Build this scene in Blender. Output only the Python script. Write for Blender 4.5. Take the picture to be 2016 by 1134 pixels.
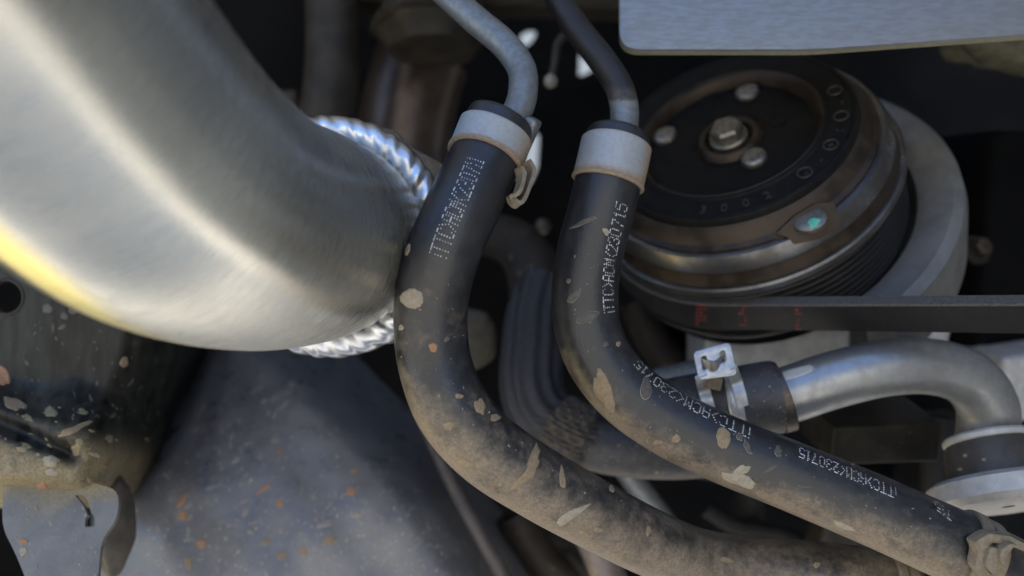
import bpy, bmesh, math, random
from mathutils import Vector, Matrix
from mathutils.bvhtree import BVHTree
random.seed(7)
for o in list(bpy.data.objects): bpy.data.objects.remove(o)
S = bpy.context.scene
COL = S.collection
# ------------------------------------------------------------------ camera
CAM = Vector((0, 0, 0.8)); LENS = 28.0; KPX = 36.0 / LENS / 2016.0
cd = bpy.data.cameras.new('camera'); cam = bpy.data.objects.new('camera', cd); COL.objects.link(cam)
cam.location = CAM; cam.rotation_euler = (math.pi / 2, 0, 0)
cd.lens = LENS; cd.sensor_width = 36; cd.clip_start = 0.005; cd.clip_end = 500
cd.dof.use_dof = True; cd.dof.focus_distance = 0.222; cd.dof.aperture_fstop = 6.5
S.camera = cam
# ------------------------------------------------------------------ light
SUN_EL = math.radians(72)
w = bpy.data.worlds.new('World'); S.world = w; w.use_nodes = True
nt = w.node_tree; bg = nt.nodes['Background']
sky = nt.nodes.new('ShaderNodeTexSky'); sky.sky_type = 'NISHITA'; sky.sun_disc = False
sky.sun_elevation = SUN_EL; sky.sun_rotation = 0.0; sky.air_density = 1.0; sky.dust_density = .4; sky.ozone_density = 5.0
nt.links.new(sky.outputs[0], bg.inputs[0]); bg.inputs[1].default_value = 0.15
sd = bpy.data.lights.new('sun', 'SUN'); sd.energy = 4.2; sd.angle = math.radians(0.5); sd.color = (1, .95, .86)
sun = bpy.data.objects.new('sun', sd); COL.objects.link(sun); sun.location = (0, 3, 4)
sun.rotation_euler = Vector((0, -math.cos(SUN_EL), -math.sin(SUN_EL))).to_track_quat('-Z', 'Y').to_euler()
S.view_settings.view_transform = 'Standard'; S.view_settings.look = 'None'
S.view_settings.exposure = 1.68; S.view_settings.gamma = 1.0

# ------------------------------------------------------------------ helpers
def P(px, py, d):
    """pixel of the photograph + distance along the view axis (metres) -> world point"""
    return Vector((d * (px - 1008) * KPX, d, 0.8 - d * (py - 567) * KPX))
def PX(p):
    return (1008 + p.x / p.y / KPX, 567 + (0.8 - p.z) / p.y / KPX)
def sm(a, b, x):
    if a == b: return float(x > a)
    t = max(0.0, min(1.0, (x - a) / (b - a))); return t * t * (3 - 2 * t)

MATS = {}
def mat(name, c1, c2=None, rough=.5, rough2=None, metal=0.0, scale=120, bump=0.0, bscale=900, stretch=(1, 1, 1),
        dust=None, dust_rough=.9, dust_scale=260, dust_amp=1.1, speck=0.0, speck_scale=700, speck_col=(.36, .29, .2), spec=.5,
        attr=None, attr_col=None, uv=False, bands=None, coat=0.0, ramp=(.35, .65), aniso=0.0):
    if name in MATS: return MATS[name]
    m = bpy.data.materials.new(name); m.use_nodes = True; N = m.node_tree.nodes; L = m.node_tree.links
    b = N['Principled BSDF']; MATS[name] = m
    tc = N.new('ShaderNodeTexCoord'); mp = N.new('ShaderNodeMapping'); mp.inputs['Scale'].default_value = stretch
    L.new(tc.outputs['UV' if uv else 'Object'], mp.inputs[0])
    def noise(sc, det=5, src=None, r=.6):
        n = N.new('ShaderNodeTexNoise'); n.inputs['Scale'].default_value = sc; n.inputs['Detail'].default_value = det
        n.inputs['Roughness'].default_value = r
        L.new((src or mp).outputs[0 if src is None else 'Object'], n.inputs['Vector']); return n.outputs['Fac']
    def rng(sock, a, bb, lo=0.0, hi=1.0):
        r = N.new('ShaderNodeMapRange'); r.interpolation_type = 'SMOOTHSTEP'
        for i, v in enumerate((a, bb, lo, hi)): r.inputs[i + 1].default_value = v
        L.new(sock, r.inputs[0]); return r.outputs[0]
    def mth(op, a, bb):
        n = N.new('ShaderNodeMath'); n.operation = op
        for i, v in enumerate((a, bb)):
            if isinstance(v, (int, float)): n.inputs[i].default_value = v
            else: L.new(v, n.inputs[i])
        return n.outputs[0]
    def mixc(f, a, bb):
        n = N.new('ShaderNodeMix'); n.data_type = 'RGBA'; L.new(f, n.inputs[0])
        for i, v in ((6, a), (7, bb)):
            if isinstance(v, tuple): n.inputs[i].default_value = (*v, 1)
            else: L.new(v, n.inputs[i])
        return n.outputs[2]
    def mixf(f, a, bb):
        n = N.new('ShaderNodeMix'); n.data_type = 'FLOAT'; L.new(f, n.inputs[0])
        for i, v in ((2, a), (3, bb)):
            if isinstance(v, (int, float)): n.inputs[i].default_value = v
            else: L.new(v, n.inputs[i])
        return n.outputs[0]
    f = rng(noise(scale), ramp[0], ramp[1])
    col = mixc(f, c1, c2 or c1); ro = mixf(f, rough, rough if rough2 is None else rough2); me = metal
    if attr:                                    # a second finish (paint, heat tint) painted on part of the thing
        a = N.new('ShaderNodeAttribute'); a.attribute_name = attr
        fa = rng(mth('ADD', a.outputs['Fac'], mth('MULTIPLY', mth('SUBTRACT', noise(400, 4, tc), .5), .35)), .35, .65)
        col = mixc(fa, col, attr_col)
    if dust:
        a = N.new('ShaderNodeAttribute'); a.attribute_name = 'dust'
        n1 = mth('MULTIPLY', mth('SUBTRACT', noise(dust_scale, 9, tc, .78), .5), dust_amp)
        fd = mth('MULTIPLY', rng(mth('ADD', a.outputs['Fac'], n1), .0, 1.0), .9)
        fine = rng(noise(1100, 8, tc, .75), .3, .7)
        dc = mixc(fine, tuple(v * .62 for v in dust), tuple(v * 1.22 for v in dust))
        col = mixc(fd, col, dc); ro = mixf(fd, ro, dust_rough)
        if metal: me = mixf(fd, metal, 0.0)
    if speck:
        fs = rng(noise(speck_scale, 2, tc), speck, speck + .05)
        col = mixc(fs, col, speck_col); ro = mixf(fs, ro, .9)
        if metal: me = mixf(fs, me, 0.0)
    L.new(col, b.inputs['Base Color']); L.new(ro, b.inputs['Roughness'])
    if isinstance(me, float): b.inputs['Metallic'].default_value = me
    else: L.new(me, b.inputs['Metallic'])
    b.inputs['Specular IOR Level'].default_value = spec
    if coat: b.inputs['Coat Weight'].default_value = coat; b.inputs['Coat Roughness'].default_value = .25
    if aniso:
        b.inputs['Anisotropic'].default_value = aniso; b.inputs['Anisotropic Rotation'].default_value = 0.0
        tg = N.new('ShaderNodeTangent'); tg.direction_type = 'UV_MAP'; tg.uv_map = 'UVMap'; L.new(tg.outputs[0], b.inputs['Tangent'])
    if bump:
        bp = N.new('ShaderNodeBump'); bp.inputs['Strength'].default_value = bump; bp.inputs['Distance'].default_value = .0004
        L.new(noise(bscale, 6), bp.inputs['Height']); L.new(bp.outputs[0], b.inputs['Normal'])
    return m

DATA = {}          # object -> (world verts, faces), for placing things on surfaces
def obj(name, verts, faces, m, parent=None, smooth=True, sharp=None, attrs=None, uvs=None):
    verts = [Vector(v) for v in verts]
    lo = Vector([min(v[i] for v in verts) for i in range(3)]); hi = Vector([max(v[i] for v in verts) for i in range(3)])
    c = (lo + hi) / 2
    me = bpy.data.meshes.new(name); me.from_pydata([v - c for v in verts], [], faces)
    bm = bmesh.new(); bm.from_mesh(me); bmesh.ops.recalc_face_normals(bm, faces=bm.faces); bm.to_mesh(me); bm.free()
    me.polygons.foreach_set('use_smooth', [smooth] * len(me.polygons))
    if sharp: me.set_sharp_from_angle(angle=math.radians(sharp))
    for k, vals in (attrs or {}).items():
        a = me.attributes.new(k, 'FLOAT', 'POINT'); a.data.foreach_set('value', vals)
    if uvs:
        ul = me.uv_layers.new(name='UVMap')
        for p in me.polygons:
            for li in p.loop_indices: ul.data[li].uv = uvs[me.loops[li].vertex_index]
    me.materials.append(m)
    o = bpy.data.objects.new(name, me); COL.objects.link(o); o.location = c
    DATA[o] = (verts, faces)
    if parent is not None:
        o.parent = parent; off = parent.location.copy()
        pp = parent.parent
        while pp: off = off + pp.location; pp = pp.parent
        o.location = c - off
    return o
def tag(o, label, cat, group=None):
    o['label'] = label; o['category'] = cat
    if group: o['group'] = group
    return o
def thing(name, label, cat, loc, group=None):
    o = bpy.data.objects.new(name, None); COL.objects.link(o); o.location = loc; o.empty_display_size = .01
    return tag(o, label, cat, group)
def struct(o): o['kind'] = 'structure'; return o

def spline(pts, n):
    """pts: tuples; Catmull-Rom through them, resampled evenly in length (first three coordinates)"""
    Q = [tuple(p) for p in pts]; dim = len(Q[0])
    Q = [tuple(2 * Q[0][i] - Q[1][i] for i in range(dim))] + Q + [tuple(2 * Q[-1][i] - Q[-2][i] for i in range(dim))]
    raw = []
    for k in range(1, len(Q) - 2):
        a, b, c, d = Q[k - 1], Q[k], Q[k + 1], Q[k + 2]
        for j in range(24):
            t = j / 24
            raw.append(tuple(.5 * (2 * b[i] + (c[i] - a[i]) * t + (2 * a[i] - 5 * b[i] + 4 * c[i] - d[i]) * t * t
                                   + (3 * b[i] - a[i] - 3 * c[i] + d[i]) * t ** 3) for i in range(dim)))
    raw.append(Q[-2])
    L = [0]
    for i in range(1, len(raw)): L.append(L[-1] + math.dist(raw[i][:3], raw[i - 1][:3]))
    out = []; j = 0
    for k in range(n):
        s = L[-1] * k / (n - 1)
        while j < len(L) - 2 and L[j + 1] < s: j += 1
        t = (s - L[j]) / max(1e-9, L[j + 1] - L[j])
        out.append(tuple(raw[j][i] + (raw[j + 1][i] - raw[j][i]) * t for i in range(dim)))
    return out, L[-1]
class Path:
    """centreline with frames; the v=0 direction points at the camera (-Y) as nearly as it can"""
    def __init__(s, pts, n=120):
        q = [(*P(*p[:3]), p[3]) if len(p) > 3 else (*P(*p), 0) for p in pts]
        raw, s.length = spline(q, n); s.n = n
        s.c = [Vector(r[:3]) for r in raw]; s.r = [r[3] / 1000 for r in raw]
        s.t = [(s.c[min(i + 1, n - 1)] - s.c[max(i - 1, 0)]).normalized() for i in range(n)]
        s.u = []; s.v = []
        t0 = s.t[0]; ref = Vector((0, -1, 0)); u = (ref - t0 * ref.dot(t0)).normalized()
        for i in range(n):
            u = (u - s.t[i] * u.dot(s.t[i])).normalized(); s.u.append(u); s.v.append(s.t[i].cross(u))
    def at(s, f):
        x = max(0, min(s.n - 1.001, f * (s.n - 1))); i = int(x); k = x - i
        L = lambda a: a[i] * (1 - k) + a[i + 1] * k
        return L(s.c), L(s.t).normalized(), L(s.u).normalized(), L(s.v).normalized(), L(s.r)
    def pt(s, f, th, h=0.0):
        c, t, u, v, r = s.at(f); d = u * math.cos(th) + v * math.sin(th); return c + d * (r + h), d, t
    def near(s, p):
        i = min(range(s.n), key=lambda k: (s.c[k] - p).length_squared)
        d = p - s.c[i]; return i / (s.n - 1), math.atan2(d.dot(s.v[i]), d.dot(s.u[i]))
    def px_f(s, px, py):
        i = min(range(s.n), key=lambda k: math.dist(PX(s.c[k]), (px, py))); return i / (s.n - 1)
def tube(name, path, m, parent=None, seg=48, f0=0, f1=1, dr=0.0, rfun=None, dust=None, attr=None, steps=None, cap=True, sharp=50, profile=None):
    n = steps or max(8, int(path.n * (f1 - f0)))
    V = []; F = []; D = []; A = []; U = []
    for i in range(n):
        f = f0 + (f1 - f0) * i / (n - 1); c, t, u, v, r = path.at(f)
        for j in range(seg):
            th = 2 * math.pi * j / seg; d = u * math.cos(th) + v * math.sin(th)
            rr = r + dr
            if rfun: rr = rfun(rr, f, th)
            p = c + d * rr; V.append(p); U.append((f * path.length, th / 6.2832))
            if dust: D.append(dust(p, d, f))
            if attr: A.append(attr(p, d, f))
    for i in range(n - 1):
        for j in range(seg):
            F.append((i * seg + j, i * seg + (j + 1) % seg, (i + 1) * seg + (j + 1) % seg, (i + 1) * seg + j))
    if cap:
        F.append(tuple(range(seg))[::-1]); F.append(tuple((n - 1) * seg + j for j in range(seg)))
    at = {}
    if dust: at['dust'] = D
    if attr: at['finish'] = A
    return obj(name, V, F, m, parent, sharp=sharp, attrs=at, uvs=U)
def band(name, path, f0, f1, r0, r1, m, parent=None, seg=64, a0=0, a1=2 * math.pi, dust=None, bev=.0003, n=8):
    """a metal band (closed or open ring) round a path, inner radius r0, outer r1"""
    full = abs(a1 - a0 - 2 * math.pi) < 1e-6
    prof = [(0, r0), (0, r1 - bev), (bev, r1)]
    V = []; F = []; D = []
    rows = [(0, 'i'), (0, 'b')] + [(k / n, 'o') for k in range(n + 1)] + [(1, 'b'), (1, 'i')]
    L = path.length * (f1 - f0); na = seg + (0 if full else 1)
    for k, kind in rows:
        ff = f0 + (f1 - f0) * k
        if kind == 'o': ff = f0 + (f1 - f0) * (bev / L + k * (1 - 2 * bev / L))
        rr = {'i': r0, 'b': r1 - bev, 'o': r1}[kind]
        c, t, u, v, r = path.at(ff)
        for j in range(na):
            th = a0 + (a1 - a0) * j / seg; d = u * math.cos(th) + v * math.sin(th); p = c + d * rr
            V.append(p)
            if dust: D.append(dust(p, d, k))
    R = len(rows)
    for i in range(R):
        for j in range(seg):
            a, b = j, (j + 1) % na; i2 = (i + 1) % R
            F.append((i * na + a, i * na + b, i2 * na + b, i2 * na + a))
    if not full:
        F.append(tuple(i * na for i in range(R))); F.append(tuple(i * na + na - 1 for i in range(R))[::-1])
    return obj(name, V, F, m, parent, sharp=40, attrs={'dust': D} if dust else None)
def basis(axis):
    a = axis.normalized(); e1 = Vector((1, 0, 0)); e1 = (e1 - a * e1.dot(a)).normalized(); return a, e1, a.cross(e1)
def lathe(name, c, axis, prof, m, parent=None, seg=96, a0=0, a1=2 * math.pi, close=False, sharp=30, e1=None, dust=None, rf=None):
    a, x, y = basis(axis)
    if e1 is not None: x = (e1 - a * e1.dot(a)).normalized(); y = a.cross(x)
    full = abs(a1 - a0 - 2 * math.pi) < 1e-6; na = seg if full else seg + 1
    V = []; F = []; D = []
    for t, r in prof:
        for j in range(na):
            th = a0 + (a1 - a0) * j / seg; rr = max(r, 1e-6)
            if rf: rr = rf(rr, t, th)
            d = x * math.cos(th) + y * math.sin(th); p = c + a * (t / 1000) + d * (rr / 1000); V.append(p)
            if dust: D.append(dust(p, d, t))
    R = len(prof)
    for i in range(R if close else R - 1):
        for j in range(seg):
            k = (i + 1) % R
            F.append((i * na + j, i * na + (j + 1) % na, k * na + (j + 1) % na, k * na + j))
    if close and not full:
        F.append(tuple(i * na for i in range(R))); F.append(tuple(i * na + na - 1 for i in range(R))[::-1])
    return obj(name, V, F, m, parent, sharp=sharp, attrs={'dust': D} if dust else None)
def plate(name, front, thick, m, parent=None, holes=(), bev=.0003, away=None, sharp=30, dust=None):
    """a flat sheet: outline in world points (coplanar), holes, thickness away from the camera, small bevel"""
    front = [Vector(p) for p in front]
    nrm = Vector((0, 0, 0))
    for i in range(len(front)):
        p, q = front[i], front[(i + 1) % len(front)]
        nrm += Vector(((p.y - q.y) * (p.z + q.z), (p.z - q.z) * (p.x + q.x), (p.x - q.x) * (p.y + q.y)))
    nrm.normalize()
    back = away if away is not None else (nrm if nrm.y > 0 else -nrm)
    bm = bmesh.new(); ed = []
    for lp in [front] + [[Vector(p) for p in h] for h in holes]:
        vs = [bm.verts.new(p) for p in lp]
        for i in range(len(vs)): ed.append(bm.edges.new((vs[i], vs[(i + 1) % len(vs)])))
    bmesh.ops.triangle_fill(bm, use_beauty=True, use_dissolve=False, edges=ed, normal=nrm)
    r = bmesh.ops.extrude_face_region(bm, geom=list(bm.faces))
    bmesh.ops.translate(bm, verts=[g for g in r['geom'] if isinstance(g, bmesh.types.BMVert)], vec=back * thick)
    bmesh.ops.recalc_face_normals(bm, faces=bm.faces)
    if bev:
        es = [e for e in bm.edges if len(e.link_faces) == 2 and e.calc_face_angle(0) > 1.0]
        bmesh.ops.bevel(bm, geom=es, offset=bev, segments=2, affect='EDGES', profile=.6)
    bm.verts.index_update()
    V = [v.co.copy() for v in bm.verts]; F = [tuple(v.index for v in f.verts) for f in bm.faces]; bm.free()
    return obj(name, V, F, m, parent, sharp=sharp, attrs={'dust': [dust(v) for v in V]} if dust else None)
def on_plane(c, nrm):
    """pixel -> point on the plane through c with normal nrm"""
    def f(px, py):
        d = (P(px, py, 1.0) - CAM); return CAM + d * ((c - CAM).dot(nrm) / d.dot(nrm))
    return f
def round_poly(pts, r, n=5):
    out = []
    for i, p in enumerate(pts):
        p = Vector(p); a = Vector(pts[i - 1]); b = Vector(pts[(i + 1) % len(pts)])
        rr = min(r, (a - p).length * .45, (b - p).length * .45)
        s = p + (a - p).normalized() * rr; e = p + (b - p).normalized() * rr
        for k in range(n + 1):
            t = k / n; out.append(s * (1 - t) ** 2 + p * 2 * t * (1 - t) + e * t * t)
    return out
def box(name, c, size, m, parent=None, rot=(0, 0, 0), bev=.001, taper=1.0):
    bm = bmesh.new(); bmesh.ops.create_cube(bm, size=1)
    for v in bm.verts:
        k = taper if v.co.z > 0 else 1.0
        v.co = Vector((v.co.x * size[0] * k, v.co.y * size[1], v.co.z * size[2]))
    bmesh.ops.bevel(bm, geom=list(bm.edges), offset=bev, segments=3, affect='EDGES', profile=.6)
    from mathutils import Euler
    R = Euler(rot).to_matrix()
    V = [R @ v.co + Vector(c) for v in bm.verts]; bm.verts.index_update()
    F = [tuple(v.index for v in f.verts) for f in bm.faces]; bm.free()
    return obj(name, V, F, m, parent, sharp=40)
def bvh(*os):
    V = []; F = []
    for o in os:
        v, f = DATA[o]; k = len(V); V += v; F += [tuple(i + k for i in q) for q in f]
    return BVHTree.FromPolygons(V, F)
def cast(tree, px, py):
    d = (P(px, py, 1.0) - CAM).normalized(); h, n, i, dist = tree.ray_cast(CAM, d)
    if h is None: return None, None
    if n.dot(d) > 0: n = -n
    return h, n
def patch_geo(tree, poly, h, rings=((1, -.25), (.93, .7), (.75, 1), (.45, .85), (.15, .85))):
    cx = sum(p[0] for p in poly) / len(poly); cy = sum(p[1] for p in poly) / len(poly)
    V = []; F = []; n = len(poly)
    for sc, hh in rings:
        for p in poly:
            q, nn = cast(tree, cx + (p[0] - cx) * sc, cy + (p[1] - cy) * sc)
            if q is None: return None
            V.append(q + nn * h * hh)
    for k in range(len(rings) - 1):
        for j in range(n): F.append((k * n + j, k * n + (j + 1) % n, (k + 1) * n + (j + 1) % n, (k + 1) * n + j))
    F.append(tuple((len(rings) - 1) * n + j for j in range(n)))
    return V, F
def blob(cx, cy, rx, ry, ang=0, tear=0.0, wob=.16, n=26):
    wob = min(wob, .24)
    out = []; a = math.radians(ang); ph = [random.uniform(0, 6.28) for _ in range(3)]
    for i in range(n):
        t = 2 * math.pi * i / n
        k = 1 + wob * (math.sin(2 * t + ph[0]) * .5 + math.sin(3 * t + ph[1]) * .5 + .4 * math.sin(5 * t + ph[2]))
        x = math.cos(t) * rx * k; y = math.sin(t) * ry * k
        if tear: y *= 1 - tear * (math.cos(t) * .5 + .5) ** .8; x *= 1 + tear * .35 * max(0, math.cos(t))
        x *= 1 + random.gauss(0, .045); y *= 1 + random.gauss(0, .045)
        out.append((cx + x * math.cos(a) - y * math.sin(a), cy + x * math.sin(a) + y * math.cos(a)))
    return out
def splash(parent, tree, poly, m, h=.00022, name='mud_splash'):
    g = patch_geo(tree, poly, h)
    if g:
        o = obj(name, g[0], g[1], m, parent)
        if m is m_film:                          # a dried drop: thin film inside, pale rim
            o.data.materials.append(m_mudlight)
            for k in range(len(poly)): o.data.polygons[k].material_index = 1
        return o
def specks(parent, tree, m, n, region, size, h=.00015, stretch=1.8, name='mud_specks', ang=None):
    V = []; F = []; k = 0; tries = 0
    while k < n and tries < n * 6:
        tries += 1; x, y = region()
        s = random.uniform(*size) * random.choice((.5, .7, 1, 1)); e = random.uniform(1, stretch)
        g = patch_geo(tree, blob(x, y, s * e, s / e, random.uniform(0, 180) if ang is None else random.gauss(ang, 25), random.choice((0, .5, .8)), .25, 9), h,
                      ((1, -.3), (.8, .8), (.3, 1)))
        if not g or max((a - g[0][0]).length for a in g[0]) > .012: continue
        o = len(V); V += g[0]; F += [tuple(i + o for i in f) for f in g[1]]; k += 1
    if V:
        o = obj(name, V, F, m, parent); o['kind'] = 'stuff'; return o
def field(name, x0, x1, y0, y1, step, dfun, m, parent=None, thick=.002, dust=None, keep=None, warp=None):
    """a pressed or moulded skin: depth given over the photograph's grid, with real thickness"""
    nx = int((x1 - x0) / step) + 1; ny = int((y1 - y0) / step) + 1
    V = []; F = []; D = []; px = []
    for j in range(ny):
        for i in range(nx):
            x, y = x0 + i * step, y0 + j * step
            if warp: x, y = warp(x, y)
            px.append((x, y)); V.append(P(x, y, dfun(x, y)))
            D.append(dust(x, y) if dust else 0)
    for j in range(ny - 1):
        for i in range(nx - 1):
            q = (j * nx + i, j * nx + i + 1, (j + 1) * nx + i + 1, (j + 1) * nx + i)
            if keep is None or keep(sum(px[k][0] for k in q) / 4, sum(px[k][1] for k in q) / 4): F.append(q)
    used = sorted({k for f in F for k in f}); mp = {k: i for i, k in enumerate(used)}
    V = [V[k] for k in used]; D = [D[k] for k in used]; F = [tuple(mp[k] for k in f) for f in F]
    bm = bmesh.new(); vs = [bm.verts.new(v) for v in V]
    for f in F: bm.faces.new([vs[k] for k in f])
    bmesh.ops.recalc_face_normals(bm, faces=bm.faces); bm.normal_update(); bm.verts.index_update()
    sgn = 1 if sum(f.normal.y for f in bm.faces) < 0 else -1
    n = len(V); nr = [v.normal * sgn for v in bm.verts]
    edges = [(e.verts[0].index, e.verts[1].index) for e in bm.edges if len(e.link_faces) == 1]; bm.free()
    V2 = V + [V[i] - nr[i] * thick for i in range(n)]
    F2 = F + [tuple(k + n for k in f)[::-1] for f in F] + [(a, b, b + n, a + n) for a, b in edges]
    return obj(name, V2, F2, m, parent, sharp=60, attrs={'dust': D + D})

# ------------------------------------------------------------------ materials
TAN = (.2, .155, .108)
m_steel = mat('brushed_stainless', (.70, .69, .635), (.60, .59, .545), rough=.24, rough2=.33, metal=1.0, scale=9, stretch=(280, 2.2, 1), uv=True, bump=.16, bscale=16, aniso=.8)
m_weld = mat('weld_metal', (.62, .63, .65), (.5, .52, .57), rough=.32, rough2=.4, metal=1.0, scale=300)
m_flange = mat('flange_steel', (.09, .08, .072), (.06, .05, .042), rough=.45, metal=.8, scale=200, speck=.64, speck_col=(.2, .11, .05))
m_rubber = mat('black_rubber', (.012, .0125, .015), (.018, .0185, .021), rough=.28, rough2=.40, scale=260, bump=.25, bscale=1500, dust=TAN, dust_scale=130, dust_amp=2.4, dust_rough=.62, speck=.74, speck_scale=1100)
m_rubber_in = mat('dark_rubber', (.02, .021, .026), (.035, .036, .04), rough=.5, scale=300, bump=.3, bscale=1800, speck=.68, speck_scale=900, dust=(.2, .16, .12))
m_print = mat('print_ink', (.6, .61, .63), (.2, .2, .2), rough=.6, scale=350, ramp=(.42, .72))
m_zinc = mat('zinc_band', (.28, .30, .32), (.25, .27, .29), rough=.5, rough2=.56, metal=.25, scale=800, bump=.2, bscale=2500, dust=(.24, .16, .09), dust_scale=600)
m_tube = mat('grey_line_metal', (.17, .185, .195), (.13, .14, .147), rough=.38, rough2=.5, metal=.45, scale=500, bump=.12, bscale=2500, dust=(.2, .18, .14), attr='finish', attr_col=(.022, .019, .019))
m_plate = mat('galvanised_plate', (.21, .22, .232), (.175, .183, .193), rough=.38, rough2=.52, metal=.5, scale=190, stretch=(1, 4, 4), bump=.1, bscale=900, speck=.76, speck_scale=700, speck_col=(.45, .47, .5), dust=(.24, .22, .13))
m_black = mat('black_enamel', (.008, .008, .009), (.013, .0125, .013), rough=.42, spec=.25, scale=200, bump=.1)
m_hub = mat('clutch_black', (.005, .005, .0055), (.009, .0085, .0085), rough=.5, spec=.09, scale=300, bump=.2)
m_bronze = mat('rusty_pulley_metal', (.022, .016, .012), (.042, .030, .022), rough=.38, rough2=.55, metal=.6, scale=160, bump=.1)
m_pulley = mat('pulley_steel', (.15, .15, .16), (.09, .085, .082), rough=.27, rough2=.42, metal=.9, scale=90, bump=.05)
m_rivet = mat('rivet_steel', (.22, .21, .19), (.13, .12, .105), rough=.35, rough2=.5, metal=.8, scale=500, bump=.2)
m_green = mat('green_paint_mark', (.06, .33, .22), (.1, .4, .3), rough=.6, scale=700)
m_belt = mat('belt_rubber', (.010, .010, .011), (.015, .0145, .015), rough=.55, spec=.25, scale=500, bump=.35, bscale=2500, speck=.72, speck_scale=900, speck_col=(.08, .08, .08))
m_red = mat('red_print', (.22, .02, .02), (.12, .015, .015), rough=.7, scale=900)
m_alu = mat('cast_aluminium', (.48, .48, .49), (.38, .38, .385), rough=.5, rough2=.62, metal=.35, scale=200, bump=.5, bscale=1300)
m_coolant = mat('silver_pipe_metal', (.30, .305, .31), (.25, .255, .26), rough=.3, rough2=.42, metal=.75, scale=240, bump=.15, bscale=1600, dust=(.15, .13, .1))
m_saddle = mat('bright_cast_saddle', (.46, .445, .42), (.38, .365, .35), rough=.5, metal=.2, scale=300, bump=.3, bscale=1200)
m_panel = mat('splash_panel_plastic', (.11, .112, .125), (.15, .15, .16), rough=.27, rough2=.42, speck=.66, speck_scale=420, speck_col=(.24, .22, .2), scale=90, bump=.25, bscale=600, dust=(.21, .195, .18), dust_scale=420)
m_rail = mat('rail_black_paint', (.007, .0075, .0065), (.026, .026, .022), rough=.40, rough2=.6, spec=.25, scale=160, stretch=(2.5, 1, .5), bump=.3, bscale=700, dust=(.27, .22, .135), dust_scale=150)
m_tab = mat('grey_tab_metal', (.11, .112, .115), (.14, .14, .138), rough=.5, metal=.3, scale=120, bump=.3, bscale=900, dust=(.24, .2, .12), dust_scale=200)
m_mud = mat('dried_mud', (.25, .19, .122), (.19, .145, .092), rough=.95, scale=900, bump=.8, bscale=2500)
m_mudlight = mat('pale_mud', (.3, .265, .205), (.23, .2, .155), rough=.95, scale=900, bump=.8, bscale=2500)
m_film = mat('thin_mud_film', (.055, .05, .046), (.085, .075, .065), rough=.7, scale=900, bump=.5, bscale=2500)
m_olivemud = mat('olive_mud', (.17, .155, .095), (.13, .115, .07), rough=.95, scale=700, bump=.8, bscale=2000)
m_mudred = mat('red_mud', (.33, .17, .09), (.26, .15, .09), rough=.95, scale=900, bump=.8, bscale=2500)
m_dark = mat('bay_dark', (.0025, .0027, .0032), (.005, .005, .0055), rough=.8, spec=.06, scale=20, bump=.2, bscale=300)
m_darkbrown = mat('grimy_dark', (.014, .012, .0095), (.026, .022, .017), rough=.55, spec=.2, scale=90, bump=.6, bscale=500, speck=.7, speck_scale=400, speck_col=(.1, .085, .06))
m_sleeve = mat('fabric_sleeve', (.013, .013, .017), (.023, .023, .028), rough=.6, scale=500, bump=.6, bscale=2500)
m_fray = mat('frayed_fabric', (.05, .042, .036), (.08, .066, .055), rough=.9, scale=600, bump=1.0, bscale=2000)
m_ground = mat('sandy_ground', (.35, .325, .28), (.40, .37, .32), rough=.95, scale=2)
m_rust = mat('rusty_tab', (.17, .135, .09), (.22, .185, .135), rough=.7, metal=.2, scale=700, bump=.6, bscale=2500)
m_rod = mat('pinkish_rod', (.16, .13, .12), (.2, .165, .15), rough=.5, metal=.4, scale=200)
m_cream = mat('cream_plastic', (.2, .185, .15), (.16, .145, .12), rough=.5, scale=200)

# ------------------------------------------------------------------ setting
g = 30.0
struct(obj('ground', [(-g, -g, 0), (g, -g, 0), (g, g, 0), (-g, g, 0), (-g, -g, -.2), (g, -g, -.2), (g, g, -.2), (-g, g, -.2)],
           [(0, 1, 2, 3), (4, 5, 6, 7), (0, 1, 5, 4), (1, 2, 6, 5), (2, 3, 7, 6), (3, 0, 4, 7)], m_ground, smooth=False))
# the bay's rear panel, with gaps where daylight comes through from behind
BY = .60
gaps = [[(1022, 70), (1040, 58), (1057, 60), (1050, 78), (1036, 92), (1026, 84)],
        [(1140, 102), (1154, 116), (1170, 134), (1160, 143), (1139, 151), (1141, 128)],
        [(1040, 262), (1062, 262), (1058, 330), (1042, 366), (1028, 350), (1034, 300)]]
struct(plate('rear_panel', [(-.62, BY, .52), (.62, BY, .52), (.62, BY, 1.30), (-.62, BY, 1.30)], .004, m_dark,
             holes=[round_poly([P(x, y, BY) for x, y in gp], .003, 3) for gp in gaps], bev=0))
struct(box('added_side_panel', (-.615, .40, .91), (.004, .39, .78), m_dark, bev=.0005))  # unseen panel, added to keep side light out of the bay
struct(box('added_side_panel', (.36, .10, .87), (.004, .80, .86), mat('added_panel_grey', (.26, .26, .25), rough=.6), bev=.0005))  # unseen grey panel, added to cut the light from the right
struct(box('added_hood', (0, .36, 1.31), (1.3, .50, .006), mat('added_hood_pale', (.5, .5, .48), rough=.6), bev=.001))  # unseen cover, added to shade the bay; pale to fill upper surfaces
struct(box('added_backdrop_wall', (0, 1.5, 1.0), (2.4, .05, 2.0), mat('added_wall_cream', (.6, .56, .48), rough=.9), bev=.001))  # invented wall behind the gaps, gives them their bright cream tone
struct(box('added_front_wall', (-1.2, -2.6, 1.1), (5.0, .15, 2.2), MATS['added_wall_cream'], bev=.002))  # invented wall behind the camera, for pipe reflections and warm front light
struct(box('added_yellow_strip', (-1.12, 1.0, .004), (.75, 2.0, .006), mat('added_strip_yellow', (.62, .48, .12), (.55, .42, .1), rough=.6, scale=20), bev=.001))  # invented yellow strip, there only to reflect in the stainless pipe

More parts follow.
